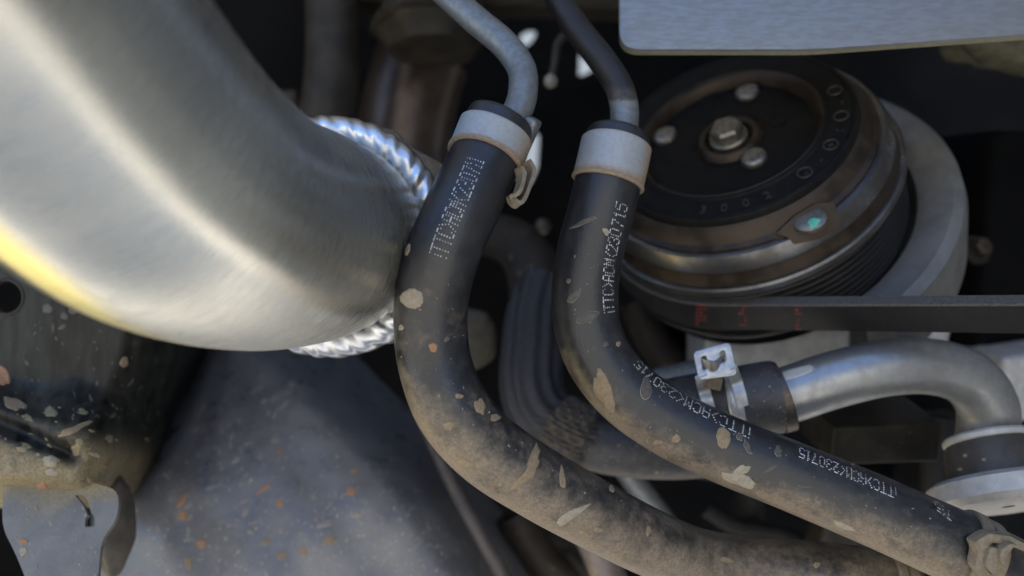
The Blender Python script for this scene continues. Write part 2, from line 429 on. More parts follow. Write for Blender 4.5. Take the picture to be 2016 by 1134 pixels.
# ------------------------------------------------------------------ stainless pipe
pp = Path([(-620, -700, .080, 30), (-330, -340, .098, 30), (-90, -70, .118, 30), (150, 200, .142, 30), (338, 370, .164, 30), (488, 446, .193, 30), (594, 465, .220, 30), (656, 468, .252, 30)], 160)
T = thing('stainless_pipe', 'large shiny brushed stainless pipe bending into a welded flange', 'pipe', pp.c[-1])
tube('pipe_bend', pp, m_steel, T, seg=96)
ec, ea = pp.c[-1], pp.t[-1]
def weld_r(k, th_minor): pass
V = []; F = []; NB = 40; SG = NB * 8; MN = 32; a_, x_, y_ = basis(ea)
for i in range(SG):
    th = 2 * math.pi * i / SG; rad = x_ * math.cos(th) + y_ * math.sin(th)
    for j in range(MN):
        mi = 2 * math.pi * j / MN
        ph = (i / 8 + 4 * j / MN + .10 * math.sin(i * .37)) % 1.0
        r = .0040 + .0007 * math.sin(math.pi * ph) ** .8 + .00015 * math.sin(i * .61)
        V.append(ec - a_ * .0042 + rad * (.0330 + r * math.cos(mi)) + a_ * r * 1.25 * math.sin(mi))
for i in range(SG):
    for j in range(MN): F.append((i * MN + j, ((i + 1) % SG) * MN + j, ((i + 1) % SG) * MN + (j + 1) % MN, i * MN + (j + 1) % MN))
obj('weld_bead', V, F, m_weld, T, sharp=80)
pl = on_plane(ec, ea)
fl = [(596, 300), (655, 254), (775, 252), (800, 285), (868, 320), (905, 350), (900, 600), (800, 672), (690, 688), (600, 675), (480, 600), (470, 380)]
plate('flange', round_poly([pl(*p) for p in fl], .003), .003, m_flange, T, away=ea)

# ------------------------------------------------------------------ the two rubber hoses
HA = Path([(990, 230, .226, 9.6), (976, 260, .225, 10), (953, 318, .2225, 10), (915, 400, .216, 10), (876, 488, .214, 10), (853, 568, .216, 10.1), (848, 642, .218, 10.1),
           (858, 722, .218, 10.1), (893, 808, .216, 10.2), (962, 885, .218, 10.2), (1062, 952, .222, 10), (1170, 1012, .228, 9.9), (1280, 1068, .236, 9.8), (1375, 1106, .244, 10),
           (1480, 1122, .247, 10), (1600, 1131, .247, 10), (1740, 1145, .248, 10), (1790, 1150, .248, 10)], 220)
HB = Path([(1219, 262, .243, 9.6), (1213, 288, .242, 10), (1199, 350, .240, 10), (1184, 412, .239, 10), (1163, 490, .239, 10), (1152, 568, .239, 10), (1157, 645, .239, 10), (1184, 712, .238, 10),
           (1240, 778, .236, 10), (1325, 836, .234, 10), (1435, 888, .232, 10), (1550, 934, .230, 10), (1700, 996, .228, 10.2), (1800, 1040, .227, 10.3), (1890, 1080, .226, 10.4), (1975, 1120, .226, 10), (2090, 1175, .226, 10)], 230)
def dustA(p, d, f):
    x, y = PX(p); up = d.z
    return .22 * sm(1250, 1420, x) + max(.0, sm(560, 860, y) * (.30 + .55 * sm(.5, -.7, up)) - .25 * sm(1.0, .3, abs(d.z - .6)) * sm(900, 700, y)) - .25 * sm(600, 400, y)
def dustB(p, d, f):
    x, y = PX(p); return sm(600, 800, y) * (.04 + .9 * sm(.2, -.75, d.z)) + .18 * sm(1500, 1850, x) - .3 * sm(620, 450, y) - .12
def rim(r0, f, th, ):
    return r0
def endround(L):
    def g(r, f, th):
        s = f * L; k = .0018
        if s < k: return r - .0014 * (1 - math.sqrt(max(0, 1 - (1 - s / k) ** 2)))
        return r
    return g
TA = thing('rubber_hose', 'black rubber hose coated in tan mud, bending beside the stainless pipe, printed 230711', 'hose', HA.c[110], 'printed rubber hoses')
TB = thing('rubber_hose', 'black rubber hose printed 230715, bending in front of the belt pulley', 'hose', HB.c[110], 'printed rubber hoses')
bodyA = tube('hose_body', HA, m_rubber, TA, seg=72, steps=420, dust=dustA, rfun=endround(HA.length))
bodyB = tube('hose_body', HB, m_rubber, TB, seg=72, steps=420, dust=dustB, rfun=endround(HB.length))
treeA, treeB = bvh(bodyA), bvh(bodyB)

FONT = {'i': ['1011111'], 'T': ['11111', '00100', '00100', '00100', '00100', '00100', '00100'], 'C': ['01110', '10001', '10000', '10000', '10000', '10001', '01110'],
        '>': ['1000', '0100', '0010', '0001', '0010', '0100', '1000'], '<': ['0001', '0010', '0100', '1000', '0100', '0010', '0001'],
        'A': ['01110', '10001', '10001', '11111', '10001', '10001', '10001'], 'M': ['10001', '11011', '10101', '10101', '10001', '10001', '10001'],
        '2': ['01110', '10001', '00001', '00010', '00100', '01000', '11111'], '3': ['01110', '10001', '00001', '00110', '00001', '10001', '01110'],
        '0': ['01110', '10001', '10001', '10001', '10001', '10001', '01110'], '7': ['11111', '00001', '00010', '00010', '00100', '00100', '00100'],
        '1': ['0010', '0110', '0010', '0010', '0010', '0010', '0111'], '5': ['11111', '10000', '11110', '00001', '00001', '10001', '01110']}
FONT['i'] = ['1', '0', '1', '1', '1', '1', '1']
def print_text(parent, path, tree, p0, p1, s, height, first=0, drop=0.04, dot=.00017, name='printed_marking', skew=0.0):
    """dot-matrix print that reads from pixel p0 to pixel p1 along the hose"""
    h0, _ = cast(tree, *p0); h1, _ = cast(tree, *p1)
    f0, t0 = path.near(h0); f1, t1 = path.near(h1)
    cols = []
    for ch in s:
        g = FONT[ch]
        for c in range(len(g[0])): cols.append([g[r][c] == '1' for r in range(7)])
        cols.append([False] * 7)
    n = len(cols); V = []; F = []; row = height / 6
    for i, cl in enumerate(cols):
        for r in range(7):
            if not cl[r] or random.random() < drop: continue
            k = (i + skew * (r - 3)) / (n - 1); f = f0 + (f1 - f0) * k; rad = path.at(f)[4]
            th = t0 + (t1 - t0) * k + (3 - r) * row / rad * SIDE
            p, d, t = path.pt(f, th, .00009); b = d.cross(t)
            o = len(V); rr = dot * random.uniform(.8, 1.15)
            V.append(p + d * .00003)
            for q in range(6): V.append(p + (t * math.cos(q * 1.0472) * 1.15 + b * math.sin(q * 1.0472)) * rr)
            for q in range(6): F.append((o, o + 1 + q, o + 1 + (q + 1) % 6))
    return obj(name, V, F, m_print, parent, smooth=False)
SIDE = 1
print_text(TA, HA, treeA, (862, 503), (937, 312), 'iTTC>ACM<230711', .0045, dot=.00017)
print_text(TB, HB, treeB, (1200, 612), (1226, 398), 'iTTC>ACM<230715', .0040, dot=.00020)
print_text(TB, HB, treeB, (1476, 852), (1254, 712), 'iTTC>ACM<230715', .0040, dot=.00021)
print_text(TB, HB, treeB, (1762, 970), (1570, 888), 'iTTC>ACM<230715', .0036, dot=.00019, drop=.12)
print_text(TB, HB, treeB, (1872, 1015), (1838, 992), '715', .0036, dot=.00017, drop=.3)

# mud drops that can be told apart
splash(TA, treeA, [(1056, 868), (1064, 885), (1062, 912), (1050, 938), (1026, 958), (1000, 968), (1012, 950), (1032, 930), (1040, 905), (1048, 886)], m_mud)
splash(TA, treeA, [(1108, 1000), (1098, 1016), (1072, 1026), (1040, 1030), (1060, 1018), (1084, 1006), (1100, 994)], m_mud)
for args, mm in (((811, 588, 24, 20, 20, 0, .06), m_mudlight), ((790, 645, 5, 6), m_mudlight), ((800, 675, 5, 4), m_film), ((836, 664, 13, 6, -20), m_film), ((853, 684, 9, 9), m_mudred),
                 ((880, 668, 7, 4, -50), m_film), ((803, 492, 4, 12, 15), m_mud), ((1107, 940, 21, 9, -95, .6, .05), m_film), ((1125, 1014, 34, 11, -32, .3, .15), m_mudlight),
                 ((945, 800, 10, 17, -20, 0, .4), m_mud), ((975, 822, 9, 8, 0, 0, .4), m_mud), ((884, 838, 11, 9, 0, 0, .4), m_film), ((915, 912, 19, 8, 5), m_mud),
                 ((1150, 1050, 12, 5, 20), m_mud), ((1178, 1043, 9, 5, 10), m_mud), ((1276, 1045, 4, 11, 5), m_film), ((1430, 1102, 14, 5, 10), m_film), ((1608, 1112, 7, 6), m_film),
                 ((1204, 962, 4, 9, -20), m_film), ((904, 780, 8, 5), m_mud), ((1180, 1098, 28, 9, 25, 0, .3), m_mud)):
    splash(TA, treeA, blob(*args), m_mud if mm is m_film and args[1] > 780 else mm)
for args, mm in (((1190, 775, 36, 19, 60, .25, .14), m_mud), ((1185, 742, 15, 10, 60, 0, .3), m_mud), ((1272, 765, 22, 15, -88, .45, .05), m_film), ((1156, 625, 24, 11, -20, .3, .12), m_film), ((1130, 583, 17, 10, -45, .4, .08), m_film),
                 ((1193, 456, 8, 6, 60), m_mudlight), ((1119, 553, 5, 5), m_film), ((1217, 677, 5, 5), m_mud), ((1193, 677, 5, 5), m_film), ((1424, 862, 21, 16, 85, .15, .05), m_mud), ((1331, 864, 9, 8), m_mud),
                 ((1294, 871, 12, 4, -5), m_mud), ((1457, 860, 9, 6, 60, 0, .3), m_film), ((1472, 880, 15, 6, 62, 0, .3), m_film), ((1532, 888, 13, 6, 95, 0, .3), m_film), ((1519, 922, 14, 4, -30), m_film),
                 ((1455, 945, 40, 11, 20, 0, .3), m_mudlight), ((1460, 926, 18, 9, -30, 0, .4), m_mudlight), ((1150, 437, 26, 5, -22, 0, .3), m_film), ((1660, 1035, 26, 5, 20, 0, .3), m_mudlight),
                 ((1300, 905, 24, 5, 22, 0, .3), m_mud), ((1585, 958, 16, 2, 5), m_film), ((1600, 985, 3, 3), m_film)):
    splash(TB, treeB, blob(*args), mm)
specks(TA, treeA, m_mudlight, 55, lambda: (random.uniform(790, 1300), random.uniform(560, 1110)), (.9, 2.4))
specks(TB, treeB, m_mudlight, 60, lambda: (random.uniform(1090, 1860), random.uniform(470, 1100)), (.8, 2.2))

# ------------------------------------------------------------------ band clamps on the hoses
def edge_dust(p, d, k): return .95 * sm(.84, .97, k) + .75 * sm(.1, .0, k) * .5 + .75 * sm(.55, .95, d.x) + .0
for H, y0, y1, nm, lab in ((HA, (978, 254), (954, 316), 'A', 'wide grey band clamp with rusty loop tab, on the hose printed 230711'),
                           (HB, (1212, 284), (1197, 362), 'B', 'wide pale grey band clamp without a tab, on the hose printed 230715')):
    f0, f1 = H.px_f(*y0), H.px_f(*y1)
    c = thing('hose_clamp', lab, 'clamp', H.at((f0 + f1) / 2)[0], 'wide band clamps on the printed hoses')
    bd = band('clamp_band', H, f0, f1, .0098, .0108, m_zinc, c, dust=edge_dust, n=10)
    band('clamp_lip', H, f1 - .002, f1 + .003, .0098, .0111, m_zinc, c, dust=lambda p, d, k: .8, n=2)
    if nm == 'A':
        lp = [P(1036, 318, .219), P(1046, 338, .219), P(1038, 368, .217), P(1022, 402, .214), P(1006, 390, .214), P(1018, 380, .2135), P(1026, 352, .216), P(1022, 330, .216)]
        s, _ = spline([tuple(p) for p in lp], 60); V = []; F = []
        for i, q in enumerate(s):
            q = Vector(q); t = (Vector(s[min(59, i + 1)]) - Vector(s[max(0, i - 1)])).normalized(); a = Vector((.5, -.75, .25)); a = (a - t * a.dot(t)).normalized(); b = t.cross(a)
            for dx, dy in ((-1, -1), (1, -1), (1, 1), (-1, 1)): V.append(q + a * dx * .0016 + b * dy * .00055)
        for i in range(59):
            for j in range(4): F.append((i * 4 + j, i * 4 + (j + 1) % 4, i * 4 + 4 + (j + 1) % 4, i * 4 + 4 + j))
        F += [(0, 1, 2, 3), (236, 237, 238, 239)]
        obj('loop_tab', V, F, m_rust, c, sharp=35)
        box('clamp_ear', P(1037, 268, .227), (.004, .006, .011), m_tube, c, rot=(.2, .5, -.25), bev=.0014)

# ------------------------------------------------------------------ the metal lines that feed the hoses
LA = Path([(790, -95, .262, 4.3), (862, -28, .250, 4.3), (930, 34, .243, 4.3), (992, 86, .238, 4.3), (1026, 134, .234, 4.3), (1030, 176, .230, 4.3), (1020, 216, .2275, 4.3), (994, 254, .2255, 4.3), (978, 290, .2245, 4.3)], 120)
tag(tube('metal_line', LA, m_tube, seg=40, attr=lambda p, d, f: 0.0, dust=lambda p, d, f: .55 * sm(.35, .05, f) - .2), 'bluish grey bent metal tube entering the hose printed 230711', 'tube', 'bent metal lines')
LB = Path([(1040, -110, .272, 4.4), (1085, -30, .262, 4.4), (1132, 50, .255, 4.4), (1180, 112, .250, 4.4), (1216, 166, .247, 4.4), (1229, 212, .245, 4.4), (1227, 258, .2435, 4.4), (1214, 305, .242, 4.4)], 120)
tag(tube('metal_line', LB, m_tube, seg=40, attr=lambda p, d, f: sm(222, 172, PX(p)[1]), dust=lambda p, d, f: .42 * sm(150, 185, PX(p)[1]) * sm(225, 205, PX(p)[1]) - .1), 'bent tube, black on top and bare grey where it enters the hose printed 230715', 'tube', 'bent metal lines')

# ------------------------------------------------------------------ end clamps, lower right
f0 = HB.px_f(1885, 1078); f1 = f0 + .014
c = thing('hose_clamp', 'dusty spring clamp with hooked tabs at the end of the hose printed 230715', 'clamp', HB.at(f0)[0])
def mudd(p, d, k): return .55
band('clamp_band', HB, f0, f1, .0101, .0116, m_rust, c, n=5)
band('clamp_band', HB, f1 + .004, f1 + .020, .0101, .0112, m_rust, c, n=5)
def strap(name, pts, wdir, w, t, m, parent, n=50):
    s, _ = spline([tuple(p) for p in pts], n); V = []; F = []
    for i, q in enumerate(s):
        q = Vector(q); tt = (Vector(s[min(n - 1, i + 1)]) - Vector(s[max(0, i - 1)])).normalized()
        a = Vector(wdir); a = (a - tt * a.dot(tt)).normalized(); b = tt.cross(a)
        for dx, dy in ((-1, -1), (1, -1), (1, 1), (-1, 1)): V.append(q + a * dx * w / 2 + b * dy * t / 2)
    for i in range(n - 1):
        for j in range(4): F.append((i * 4 + j, i * 4 + (j + 1) % 4, i * 4 + 4 + (j + 1) % 4, i * 4 + 4 + j))
    F += [(0, 1, 2, 3), tuple(4 * n - 4 + k for k in range(4))]
    return obj(name, V, F, m, parent, sharp=35)
def flat(name, px, d, thick, m, parent, rr=.0008):
    plate(name, round_poly([P(x, y, d) for x, y in px], rr, 4), thick, m, parent, bev=.00025)
flat('clamp_hook', [(1918, 1068), (1948, 1050), (1990, 1056), (2045, 1084), (2045, 1098), (1988, 1074), (1952, 1068), (1941, 1090), (1936, 1112), (1962, 1146), (1942, 1150), (1920, 1116), (1926, 1086)], .2110, .0042, m_rust, c)
flat('clamp_tongue', [(1953, 1076), (1974, 1084), (1966, 1102), (1980, 1108), (1956, 1132), (1939, 1114), (1945, 1092)], .2098, .0030, m_rust, c)
flat('clamp_curl', [(1968, 1104), (1972, 1082), (1990, 1070), (2006, 1073), (1992, 1081), (1983, 1094), (1980, 1114)], .2085, .0042, m_rust, c)
f0 = HA.px_f(1750, 1146)
c = thing('hose_clamp', 'narrow pale clamp ring at the end of the muddy hose', 'clamp', HA.at(f0)[0])
band('clamp_band', HA, f0 - .006, f0 + .006, .0099, .0114, m_rust, c, n=3)
band('clamp_band', HA, f0 + .008, f0 + .022, .0099, .0109, m_rust, c, n=3)
EA = Path([(1745, 1145, .248, 8.6), (1800, 1150, .248, 8.6), (1860, 1156, .249, 8.6), (1990, 1180, .251, 7.5)], 40)
tag(tube('pipe_stub', EA, m_flange, seg=32), 'rusty dark pipe stub inside the end of the muddy hose', 'pipe')

# ------------------------------------------------------------------ galvanised plate, upper right
pn = Vector((-.04, -.93, .30)).normalized(); pf = on_plane(P(1600, 60, .252), pn)
out = [pf(1219, -160), pf(1219, 94), pf(2150, 70), pf(2150, -160)]
hold = round_poly([pf(1219, -160), pf(1220, 97), pf(1600, 97), pf(2150, 58), pf(2150, -160)], .0065, 8)
tag(plate('steel_plate', hold, .0034, m_plate, bev=.0004, away=-pn, dust=lambda v: 1.2 if (v - P(1600, 60, .252)).dot(pn) < -.0006 else .0), 'flat bluish zinc plated steel plate with a rounded corner above the pulley', 'plate')

# ------------------------------------------------------------------ belt pulley with clutch
AX = Vector((.40, .68, -.62)).normalized(); C0 = P(1430, 256, .290)
E1 = Vector((.93, 0, .37)); E1 = (E1 - AX * E1.dot(AX)).normalized(); E2 = AX.cross(E1)
if E2.z > 0: E2 = -E2
PU = thing('belt_pulley', 'round black and bronze belt pulley with riveted hub and centre bolt', 'pulley', C0 + AX * .03)
hub = lathe('hub_plate', C0, AX, [(5.0, .01), (5.0, 4), (5.2, 20), (5.2, 31)], m_hub, PU)
lathe('hub_collar', C0, AX, [(5.2, 12.2), (3.2, 11.2), (2.6, 10.4), (2.6, 9.2), (3.2, 8.4), (5.0, 8.0)], m_bronze, PU)
ring = lathe('clutch_ring', C0, AX, [(5.3, 31), (.9, 32.2), (0, 33.2), (0, 34.6), (.5, 35.2), (.5, 42.4), (0, 43), (.2, 44), (1.2, 44.6), (3.6, 44.8)], m_hub, PU, seg=128)
lathe('ring_edge', C0, AX, [(5.25, 30.2), (1.6, 31.4), (.3, 32.4), (-.15, 33.2), (.3, 33.9)], m_bronze, PU, seg=128)
arm = lathe('armature', C0, AX, [(3.0, 44.6), (4.2, 46.2), (8.2, 48.6), (9.0, 50.2), (10.2, 50.4)], m_bronze, PU, seg=128)
arm2 = lathe('armature_plate', C0, AX, [(10.2, 49.8), (10.4, 52.0), (15.5, 54.6), (16.2, 54.6)], m_pulley, PU, seg=128)
lathe('groove', C0, AX, [(16.2, 53.6), (18, 53.8), (21, 55.6), (22, 55.8)], m_bronze, PU, seg=128)
rimo = lathe('pulley_rim', C0, AX, [(22, 54), (22.0, 56.6), (22.6, 57.4), (24.6, 57.8), (25.4, 57.4), (25.8, 55.5)], m_pulley, PU, seg=128)
gp = [(25.8, 56.6)]
for k in range(7):
    t = 27 + k * 3.1; gp += [(t, 56.6), (t + .4, 57.0), (t + 1.3, 53.6), (t + 1.8, 53.6), (t + 2.7, 57.0)]
gp += [(49, 57.6), (50, 57.6), (51, 40), (51, 20)]
lathe('grooved_drum', C0, AX, gp, m_black, PU, seg=128)
tP = bvh(hub, ring, arm, arm2)
def dome(name, px, py, r, h, m, parent, tree, nrm=None, seg=28):
    q, n = cast(tree, px, py); n = nrm if nrm is not None else n
    return lathe(name, q, n, [(-.4, r), (h * .55, r), (h * .85, r * .88), (h, r * .7), (h * .96, .01)], m, parent, seg=seg, sharp=50)
for x, y in ((1472, 184), (1310, 270), (1485, 314)): dome('rivet', x, y, 4.6, 2.4, m_rivet, PU, tP, -AX)
dome('lug', 1396, 190, 3.2, .5, m_hub, PU, tP, -AX); dome('lug', 1530, 240, 3.0, .6, m_hub, PU, tP, -AX)
lathe('bolt_washer', C0, AX, [(5.0, 7.0), (2.8, 7.0), (2.2, 6.4), (2.2, .01)], m_rivet, PU)
V = []; F = []
for k, (t, r) in enumerate(((2.4, 5.9), (-1.2, 5.9), (-2.2, 5.1), (-2.4, .2))):
    for j in range(6):
        a = j * math.pi / 3 + .3; V.append(C0 + AX * t / 1000 + (E1 * math.cos(a) + E2 * math.sin(a)) * r / 1000)
for k in range(3):
    for j in range(6): F.append((k * 6 + j, k * 6 + (j + 1) % 6, k * 6 + 6 + (j + 1) % 6, k * 6 + 6 + j))
F.append(tuple(18 + j for j in range(6)))
obj('centre_bolt', V, F, m_rivet, PU, smooth=False)
g_ = patch_geo(tP, [(1526, 462), (1545, 464), (1562, 481), (1612, 470), (1652, 444), (1650, 418), (1640, 398), (1600, 400), (1560, 425)], .0009, ((1, -.4), (.97, 1), (.6, 1), (.2, 1)))
lug = obj('rivet_lug', g_[0], g_[1], m_bronze, PU, sharp=30)
tL = bvh(lug, arm, arm2)
rv = dome('rivet', 1594, 434, 5.4, 1.6, m_rivet, PU, tL, -AX, 32)
tr = bvh(rv); g_ = patch_geo(tr, blob(1602, 438, 13, 9, -20, 0, .2), .0002)
if g_: obj('paint_mark', g_[0], g_[1], m_green, rv)
# embossed marks on the clutch ring
def emboss(ch, ang, r, size):
    cu = bpy.data.curves.new('t', 'FONT'); cu.body = ch; cu.size = size; cu.align_x = 'CENTER'; cu.extrude = .0002
    o = bpy.data.objects.new('t', cu); COL.objects.link(o); dg = bpy.context.evaluated_depsgraph_get()
    me = bpy.data.meshes.new_from_object(o.evaluated_get(dg)); d = E1 * math.cos(ang) + E2 * math.sin(ang); tt = -E1 * math.sin(ang) + E2 * math.cos(ang)
    up = -d; rt = up.cross(-AX) 
    V = [C0 + AX * .0004 + d * (r / 1000) + rt * v.co.x + up * v.co.y - AX * v.co.z for v in me.vertices]; F = [tuple(p.vertices) for p in me.polygons]
    bpy.data.objects.remove(o); bpy.data.curves.remove(cu); bpy.data.meshes.remove(me); return V, F
V = []; F = []
for i, ch in enumerate(['3', '0', '0', '2', ' ', '⊖', '-', '⊕', ':', 'O', '-', 'O']):
    if ch == ' ': continue
    ang = math.radians(128 - i * 10.5)
    if ch in '⊖⊕O':
        d = E1 * math.cos(ang) + E2 * math.sin(ang); tt = E1 * -math.sin(ang) + E2 * math.cos(ang); cc = C0 + AX * .0003 + d * .0388; o = len(V)
        for k in range(24):
            a = k * math.pi / 12
            for rr, hh in ((2.0, .0), (2.15, .0004), (2.5, .0004), (2.65, .0)): V.append(cc + (d * math.cos(a) + tt * math.sin(a)) * rr / 1000 - AX * hh)
        for k in range(24):
            for j in range(3): F.append((o + k * 4 + j, o + (k + 1) % 24 * 4 + j, o + (k + 1) % 24 * 4 + j + 1, o + k * 4 + j + 1))
        if ch == 'O': continue
        ch = '-' if ch == '⊖' else '+'
    v, f = emboss(ch, ang, 40.6, .0048); o = len(V); V += v; F += [tuple(i_ + o for i_ in q) for q in f]
obj('embossed_marks', V, F, mat('worn_emboss', (.02, .018, .016), rough=.5), PU, smooth=False)

# compressor body behind the pulley
a_c = math.degrees
CB = thing('compressor_body', 'grey cast compressor housing curving round behind the pulley', 'compressor', C0 + AX * .07)
lathe('housing_arc', C0, AX, [(46, 60), (44, 64), (42, 71.5), (44, 75), (50, 76), (70, 75.5), (72, 70), (72, 60)], mat('grey_housing', (.15, .15, .15), (.11, .11, .108), rough=.55, metal=.2, scale=90, bump=.4, bscale=1300), CB, seg=64, a0=math.radians(-79), a1=math.radians(79), close=True, e1=E1)
lathe('housing_drum', C0, AX, [(51.5, .1), (51.5, 48), (60, 52), (62, 52), (62, .1)], m_dark, CB, seg=64, e1=E1)

# belt: round the underside of the pulley and off to the right
BR = 58.0; t0_, t1_ = 28.5, 43.5
pts = []
tang = (E1 * .94 + E2 * .66).normalized()
ang_t = math.atan2(.94, -.66)          # contact point: tangent there equals the straight run
def circ(a, r, t): return C0 + AX * t / 1000 + (E1 * math.cos(a) + E2 * math.sin(a)) * r / 1000
samples = []
for k in range(40): samples.append((circ(ang_t + math.radians(150) * (1 - k / 39), 0, 0), ang_t + math.radians(150) * (1 - k / 39), 0.0))
V = []; F = []; rows = []
for k in range(60): rows.append(('c', ang_t + math.radians(160) * (1 - k / 59)))
for k in range(1, 30): rows.append(('s', k / 29 * .32))
for kind, x in rows:
    for r, t in ((BR - 3.5, t0_ + .4), (BR, t0_), (BR + .5, t0_ + .6), (BR + .5, t1_ - .6), (BR, t1_), (BR - 3.5, t1_ - .4)):
        if kind == 'c': V.append(circ(x, r, t))
        else:
            tg = (E1 * math.sin(ang_t) - E2 * math.cos(ang_t)).normalized(); V.append(circ(ang_t, r, t) + tg * x)
R = len(rows)
for i in range(R - 1):
    for j in range(6): F.append((i * 6 + j, i * 6 + (j + 1) % 6, i * 6 + 6 + (j + 1) % 6, i * 6 + 6 + j))
F += [tuple(range(6)), tuple((R - 1) * 6 + j for j in range(6))]
BT = thing('drive_belt', 'flat black drive belt with faded red print running round the pulley', 'belt', C0 + AX * .04)
bl = obj('belt_band', V, F, m_belt, BT, sharp=35)
bl.data.materials.append(mat('frayed_belt_edge', (.03, .03, .03), (.06, .06, .06), rough=.8, scale=1500))
for p in bl.data.polygons:
    if p.index < (R - 1) * 6 and p.index % 6 in (0, 1): p.material_index = 1
tb = bvh(bl)
for x, y0, s, mm in ((1370, 598, 11, m_red), (1455, 600, 8, m_red), (1565, 600, 6, m_red)):
    V = []; F = []
    for r in range(7):
        for cc_ in range(3):
            if random.random() < .3: continue
            gg = patch_geo(tb, [(x + cc_ * s * .7 + dx + random.uniform(-1, 1), y0 + r * 7.5 + dy) for dx, dy in ((0, 0), (s * .5, 1), (s * .5, 4.5), (0, 4))], .00006, ((1, -.2), (.9, 1), (.3, 1)))
            if gg: o = len(V); V += gg[0]; F += [tuple(i + o for i in f) for f in gg[1]]
    if V: obj('red_print', V, F, mm, BT, smooth=False)

# ------------------------------------------------------------------ silver pipe with its hose end, right
PC = Path([(1450, 792, .268, 9.4), (1530, 783, .266, 9.4), (1640, 748, .264, 9.4), (1745, 724, .264, 9.4), (1835, 722, .266, 9.4), (1905, 745, .268, 9.5), (1942, 795, .270, 9.6), (1944, 850, .271, 9.6), (1934, 905, .271, 9.6)], 140)
tag(tube('silver_pipe', PC, m_coolant, seg=56, dust=lambda p, d, f: .35 * sm(.1, -.8, d.z) + .5 * sm(.72, .88, f) - .15), 'silver metal pipe curving over and down into the cast saddle', 'pipe')
PS = Path([(1300, 812, .274, 11), (1390, 800, .271, 11.6), (1450, 791, .268, 11.8), (1500, 785, .2665, 12.2), (1528, 781, .266, 12.2)], 60)
TS = thing('hose_end', 'short black rubber hose end pushed onto the silver pipe', 'hose', PS.c[40])
tube('hose_body', PS, m_rubber_in, TS, seg=56, dust=lambda p, d, f: .1)
band('end_lip', PC, PC.px_f(1530, 783), PC.px_f(1548, 780), .0092, .0119, m_flange, TS, n=3)
ts = bvh(bodyB)
m_clampz = mat('bright_clamp_zinc', (.42, .43, .45), (.32, .33, .35), rough=.32, rough2=.45, metal=.7, scale=500, bump=.3, bscale=2000)
c = thing('hose_clamp', 'bright spring clamp with slotted square tab on the short hose end', 'clamp', PS.at(.5)[0])
for x in (1392, 1448): 
    f = PS.px_f(x, 795); band('clamp_band', PS, f - .045, f + .045, .0121, .0131, m_clampz, c, n=3)
tn = Vector((-.15, -.95, .28)).normalized(); tf = on_plane(P(1410, 710, .252), tn)
hl = [[tf(1380, 702), tf(1391, 699), tf(1393, 726), tf(1383, 729)], [tf(1416, 692), tf(1427, 689), tf(1430, 712), tf(1419, 715)]]
plate('slotted_tab', round_poly([tf(1364, 693), tf(1437, 673), tf(1452, 738), tf(1376, 748)], .0016), .0013, m_clampz, c, holes=[round_poly(h, .0012, 4) for h in hl], away=-tn)
strap('tab_web', [tf(1384, 716) + Vector((0, .001, 0)), tf(1405, 720) + Vector((0, -.001, 0)), tf(1426, 708) + Vector((0, .001, 0))], (.1, -.3, .9), .0032, .0008, m_coolant, c, 20)
strap('tab_leg', [tf(1440, 725), P(1449, 750, .2565), P(1456, 775, .2555), P(1462, 800, .2555)], (.9, .1, .2), .0038, .0009, m_clampz, c, 20)
strap('tab_leg', [tf(1380, 740), P(1385, 765, .2590), P(1392, 790, .2582), P(1400, 815, .2585)], (.9, .1, .2), .0038, .0009, m_clampz, c, 20)
box('clamp_block', P(1402, 752, .257), (.0048, .005, .0042), m_rust, c, rot=(.1, .2, .2), bev=.0006)
tp = bvh(*[o for o in bpy.data.objects if o.name.startswith('silver_pipe')])
splash([o for o in bpy.data.objects if o.name.startswith('silver_pipe')][0], tp, [(1530, 738), (1545, 730), (1575, 722), (1595, 717), (1602, 722), (1600, 731), (1575, 741), (1545, 749), (1531, 748)], m_saddle, .00015, 'paint_label')

# saddle the silver pipe drops into
SA = Vector((.06, -.42, -.90)).normalized(); SC = P(1944, 866, .268)
TS2 = thing('cast_saddle', 'pale cast metal saddle at the lower end of the silver pipe', 'bracket', SC)
lathe('saddle_collar', SC, SA, [(-1.5, 9.8), (-1.5, 13.0), (-.6, 13.8), (.8, 13.8), (1.2, 13.2)], m_saddle, TS2, seg=64)
sb = lathe('saddle_body', SC, SA, [(1.0, 13.2), (3, 14.2), (12, 16), (17, 16.5)], mat('saddle_brown', (.04, .035, .03), (.06, .053, .045), rough=.5, scale=200, bump=.3), TS2, seg=64)
lathe('saddle_flange', SC, SA, [(12.5, 15.6), (13, 20), (14.6, 22.8), (20, 23.4), (22, 21), (22, 2)], m_saddle, TS2, seg=64)
tsb = bvh(sb)
for x, y in ((1937, 905), (1890, 924), (1924, 935), (1900, 897)):
    splash(TS2, tsb, blob(x, y, 4, 3), m_mudlight)

